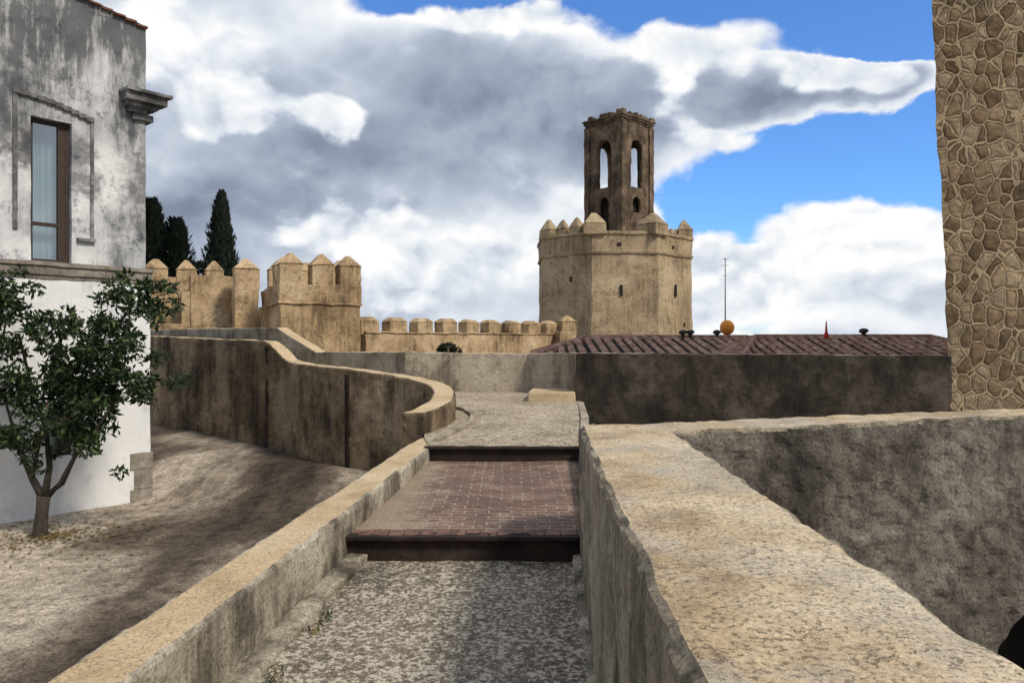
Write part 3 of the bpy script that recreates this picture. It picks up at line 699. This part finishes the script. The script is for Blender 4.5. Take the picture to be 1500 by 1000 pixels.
A=Acc();A.box(8.2,18.6,-7,-.44,5.8,3.7);A.obj('walls',[m_houselow],T2)
def vent(x,y,z,h=.3,r=.07):
    E=empty('roof_vent')
    tube('pipe',[(x,y,z-.3),(x,y,z+h*.6)],[r*.6,r*.6],m_pipe,E)
    tube('cowl',[(x,y,z+h*.55),(x,y,z+h*.7),(x,y,z+h*.9),(x,y,z+h)],[r*.8,r*1.35,r*1.25,r*.3],m_pipe,E)
for x_,d in ((4.82,21.2),(5.03,21.2),(5.81,21.3),(8.71,18.6)): vent(x_,d,.05,.28,.085)
E=empty('satellite_dish_antenna')
ax_,ay_=6.22,21.8
tube('mast',[(ax_-.03,ay_,-.1),(ax_-.03,ay_,2.42)],[.022,.014],m_metal,E,6)
A=Acc()
for z,w in ((2.38,.22),(2.2,.3),(1.9,.12)): A.box(ax_-.03,ay_,z,z+.012,w,.012,.5)
A.obj('aerial_bars',[m_metal],E)
V=[(ax_,ay_-.26,.40)];F=[];n=28
for j in range(1,7):
    for i in range(n):
        a=2*math.pi*i/n;ph=j/6*math.pi/2;r=.21*math.sin(ph);V.append((ax_+r*math.cos(a),ay_-.08-.18*math.cos(ph),.40+r*math.sin(a)*1.05))
for i in range(n): F.append((0,1+i,1+(i+1)%n))
for j in range(5):
    for i in range(n): F.append((1+j*n+i,1+(j+1)*n+i,1+(j+1)*n+(i+1)%n,1+j*n+(i+1)%n))
mobj('dish',V,F,m_orange,None,E,True)
E=empty('red_chimney_finial')
tube('cone',[(7.7,18.4,.0),(7.7,18.4,.16),(7.7,18.4,.24),(7.7,18.4,.5)],[.06,.055,.03,.012],m_red,E,10)
A=Acc();A.box(7.7,18.4,-.3,.08,.2,.2);A.obj('base',[m_tile],E)

# ------------------------------------------------------------ world: sky with clouds
SUN_EL=math.radians(46); SUN_AZ=math.radians(128)   # azimuth clockwise from +Y
w=bpy.data.worlds.new('World'); S.world=w; w.use_nodes=True; nt=w.node_tree; nt.nodes.clear()
try:
    w.cycles.sampling_method='MANUAL'; w.cycles.sample_map_resolution=256
except Exception as e: print(e)
out=N(nt,'ShaderNodeOutputWorld')
sky=N(nt,'ShaderNodeTexSky'); sky.sky_type='NISHITA'; sky.sun_disc=False; sky.sun_elevation=SUN_EL; sky.sun_rotation=SUN_AZ
sky.air_density=1.0; sky.dust_density=0.4; sky.ozone_density=2.0
skc=MX(nt,1.0,sky.outputs[0],(0.62,1.0,1.5),'MULTIPLY')
bg1=N(nt,'ShaderNodeBackground',{0:skc,1:0.13})
dirv=N(nt,'ShaderNodeTexCoord').outputs['Generated']
sp=N(nt,'ShaderNodeSeparateXYZ',{0:dirv})
yc=M(nt,'MAXIMUM',sp.outputs[1],0.12)
p0=M(nt,'DIVIDE',sp.outputs[0],yc); q0=M(nt,'DIVIDE',sp.outputs[2],yc)
nv=MAPV(nt,dirv,(1,1,1.35))
wn=N(nt,'ShaderNodeTexNoise',{'Vector':nv,'Scale':4.5,'Detail':6,'Roughness':0.56})
wv=N(nt,'ShaderNodeVectorMath',{0:wn.outputs[1],1:(.5,.5,.5)},operation='SUBTRACT').outputs[0]
ws=N(nt,'ShaderNodeSeparateXYZ',{0:wv})
p=M(nt,'ADD',p0,M(nt,'MULTIPLY',ws.outputs[0],.14))
q=M(nt,'ADD',q0,M(nt,'MULTIPLY',ws.outputs[1],.13))
def blob(u,v,a,b,wt):
    P0=(u-750)/1100;Q0=(500-v)/1100
    dx=M(nt,'MULTIPLY_ADD',p,1100/a,-P0*1100/a);dy=M(nt,'MULTIPLY_ADD',q,1100/b,-Q0*1100/b)
    r=M(nt,'ADD',M(nt,'MULTIPLY',dx,dx),M(nt,'MULTIPLY',dy,dy))
    return M(nt,'MULTIPLY',M(nt,'POWER',0.3679,r),wt)
def field(base,lst):
    f=base
    for b in lst: f=M(nt,'ADD',f,blob(*b))
    return f
bv=N(nt,'ShaderNodeVectorMath',{0:nv,1:N(nt,'ShaderNodeVectorMath',{0:wv,3:0.13},operation='SCALE').outputs[0]},operation='ADD').outputs[0]
def billow(vec,scale): return N(nt,'ShaderNodeTexVoronoi',{'Vector':vec,'Scale':scale,'Detail':2.6,'Roughness':0.5,'Lacunarity':2.2,'Randomness':1.0},feature='F1',normalize=True).outputs[0]
b1=billow(bv,6.5); b2=billow(MAPV(nt,bv,(1,1,1),(-.010,0,.024)),6.5)
n1=NOISE(nt,MAPV(nt,nv,(1,1,1),(3,1,2)),2.6,8,.54)
bil=M(nt,'SUBTRACT',.42,b1); n1c=M(nt,'SUBTRACT',n1,.5)
cov=field(0.22,[(1250,10,330,85,-1.05),(1230,232,190,60,-.95),(1390,215,70,80,-.8),(720,-5,170,34,-.85),(1340,310,100,34,-.5),(1010,300,55,40,-.5),(1120,320,60,26,-.45),(1180,470,200,20,-.2),
                (1170,112,190,40,.5),(1290,112,80,26,.4),(980,150,110,90,.35)])
dens=M(nt,'ADD',cov,M(nt,'MULTIPLY',n1c,.8))
dens=M(nt,'ADD',dens,M(nt,'MULTIPLY',bil,.8))
mask=MR(nt,dens,-.02,.12)
cu=field(-.40,[(480,168,50,42,.66),(350,150,62,38,.5),(250,40,140,60,.45),(990,65,150,36,.55),(1250,112,120,32,.6),(1060,195,95,34,.55),(1230,330,115,50,.66),(1340,360,70,42,.45),(1130,430,200,52,.48),
               (720,380,120,48,.55),(570,335,100,44,.5),(870,290,75,44,.5),(450,345,75,50,.32),(720,30,140,24,.55),(620,430,170,52,.42),(1040,340,60,35,.4),(980,130,60,60,.35),(280,170,60,50,.25)])
d2=M(nt,'ADD',M(nt,'ADD',cu,M(nt,'MULTIPLY',n1c,.9)),M(nt,'MULTIPLY',bil,1.15))
mask2=MR(nt,d2,-.05,.13)
br=field(0.56,[(690,125,190,70,-.27),(560,215,200,50,-.22),(330,290,140,70,-.28),(860,180,110,50,-.18),(800,60,100,30,-.12),(1130,128,110,22,-.18),(1190,385,120,22,-.2),(250,330,80,60,-.16),
               (300,50,150,50,.2),(970,60,140,30,.3),(1240,320,110,38,.2),(700,370,200,60,.16),(860,300,60,40,.18),(1130,430,200,50,.2)])
rel=M(nt,'MULTIPLY',M(nt,'SUBTRACT',b2,b1),1.7)
edge=MR(nt,dens,.40,.05,0.0,.34)
bri=M(nt,'ADD',M(nt,'MULTIPLY_ADD',rel,.65,br),edge)
bri=M(nt,'ADD',bri,M(nt,'MULTIPLY',n1c,.8))
bri=M(nt,'ADD',bri,M(nt,'MULTIPLY',bil,.18))
bri2=M(nt,'ADD',M(nt,'MULTIPLY_ADD',rel,1.3,.87),M(nt,'MULTIPLY',n1c,.5))
bb=N(nt,'ShaderNodeMix',{0:mask2,2:bri,3:bri2},data_type='FLOAT').outputs[0]
cc=RAMP(nt,M(nt,'ADD',bb,0.0,clamp=True),[(0.0,(.13,.16,.22)),(.3,(.235,.28,.37)),(.55,(.45,.51,.62)),(.75,(.75,.80,.87)),(.95,(1.0,1.0,1.0))])
bg2=N(nt,'ShaderNodeBackground',{0:cc,1:1.0})
mfin=M(nt,'MAXIMUM',mask,mask2)
mxs=N(nt,'ShaderNodeMixShader',{0:mfin}); nt.links.new(bg1.outputs[0],mxs.inputs[1]); nt.links.new(bg2.outputs[0],mxs.inputs[2])
nt.links.new(mxs.outputs[0],out.inputs[0])
sl=bpy.data.lights.new('sun','SUN'); sl.energy=3.2; sl.angle=math.radians(10); sl.color=(1,.91,.77)
so=bpy.data.objects.new('sun',sl); COL.objects.link(so)
dv=Vector((math.sin(SUN_AZ)*math.cos(SUN_EL),math.cos(SUN_AZ)*math.cos(SUN_EL),math.sin(SUN_EL)))
so.rotation_euler=dv.to_track_quat('Z','Y').to_euler(); so.location=dv*50
cd=bpy.data.cameras.new('camera'); cd.lens=26.4; cd.sensor_width=36; cd.clip_start=.05; cd.clip_end=6000
co=bpy.data.objects.new('camera',cd); COL.objects.link(co); co.location=(0,0,0); co.rotation_euler=(math.radians(90),0,0); S.camera=co
S.view_settings.view_transform='Standard'; S.view_settings.look='None'; S.view_settings.exposure=0
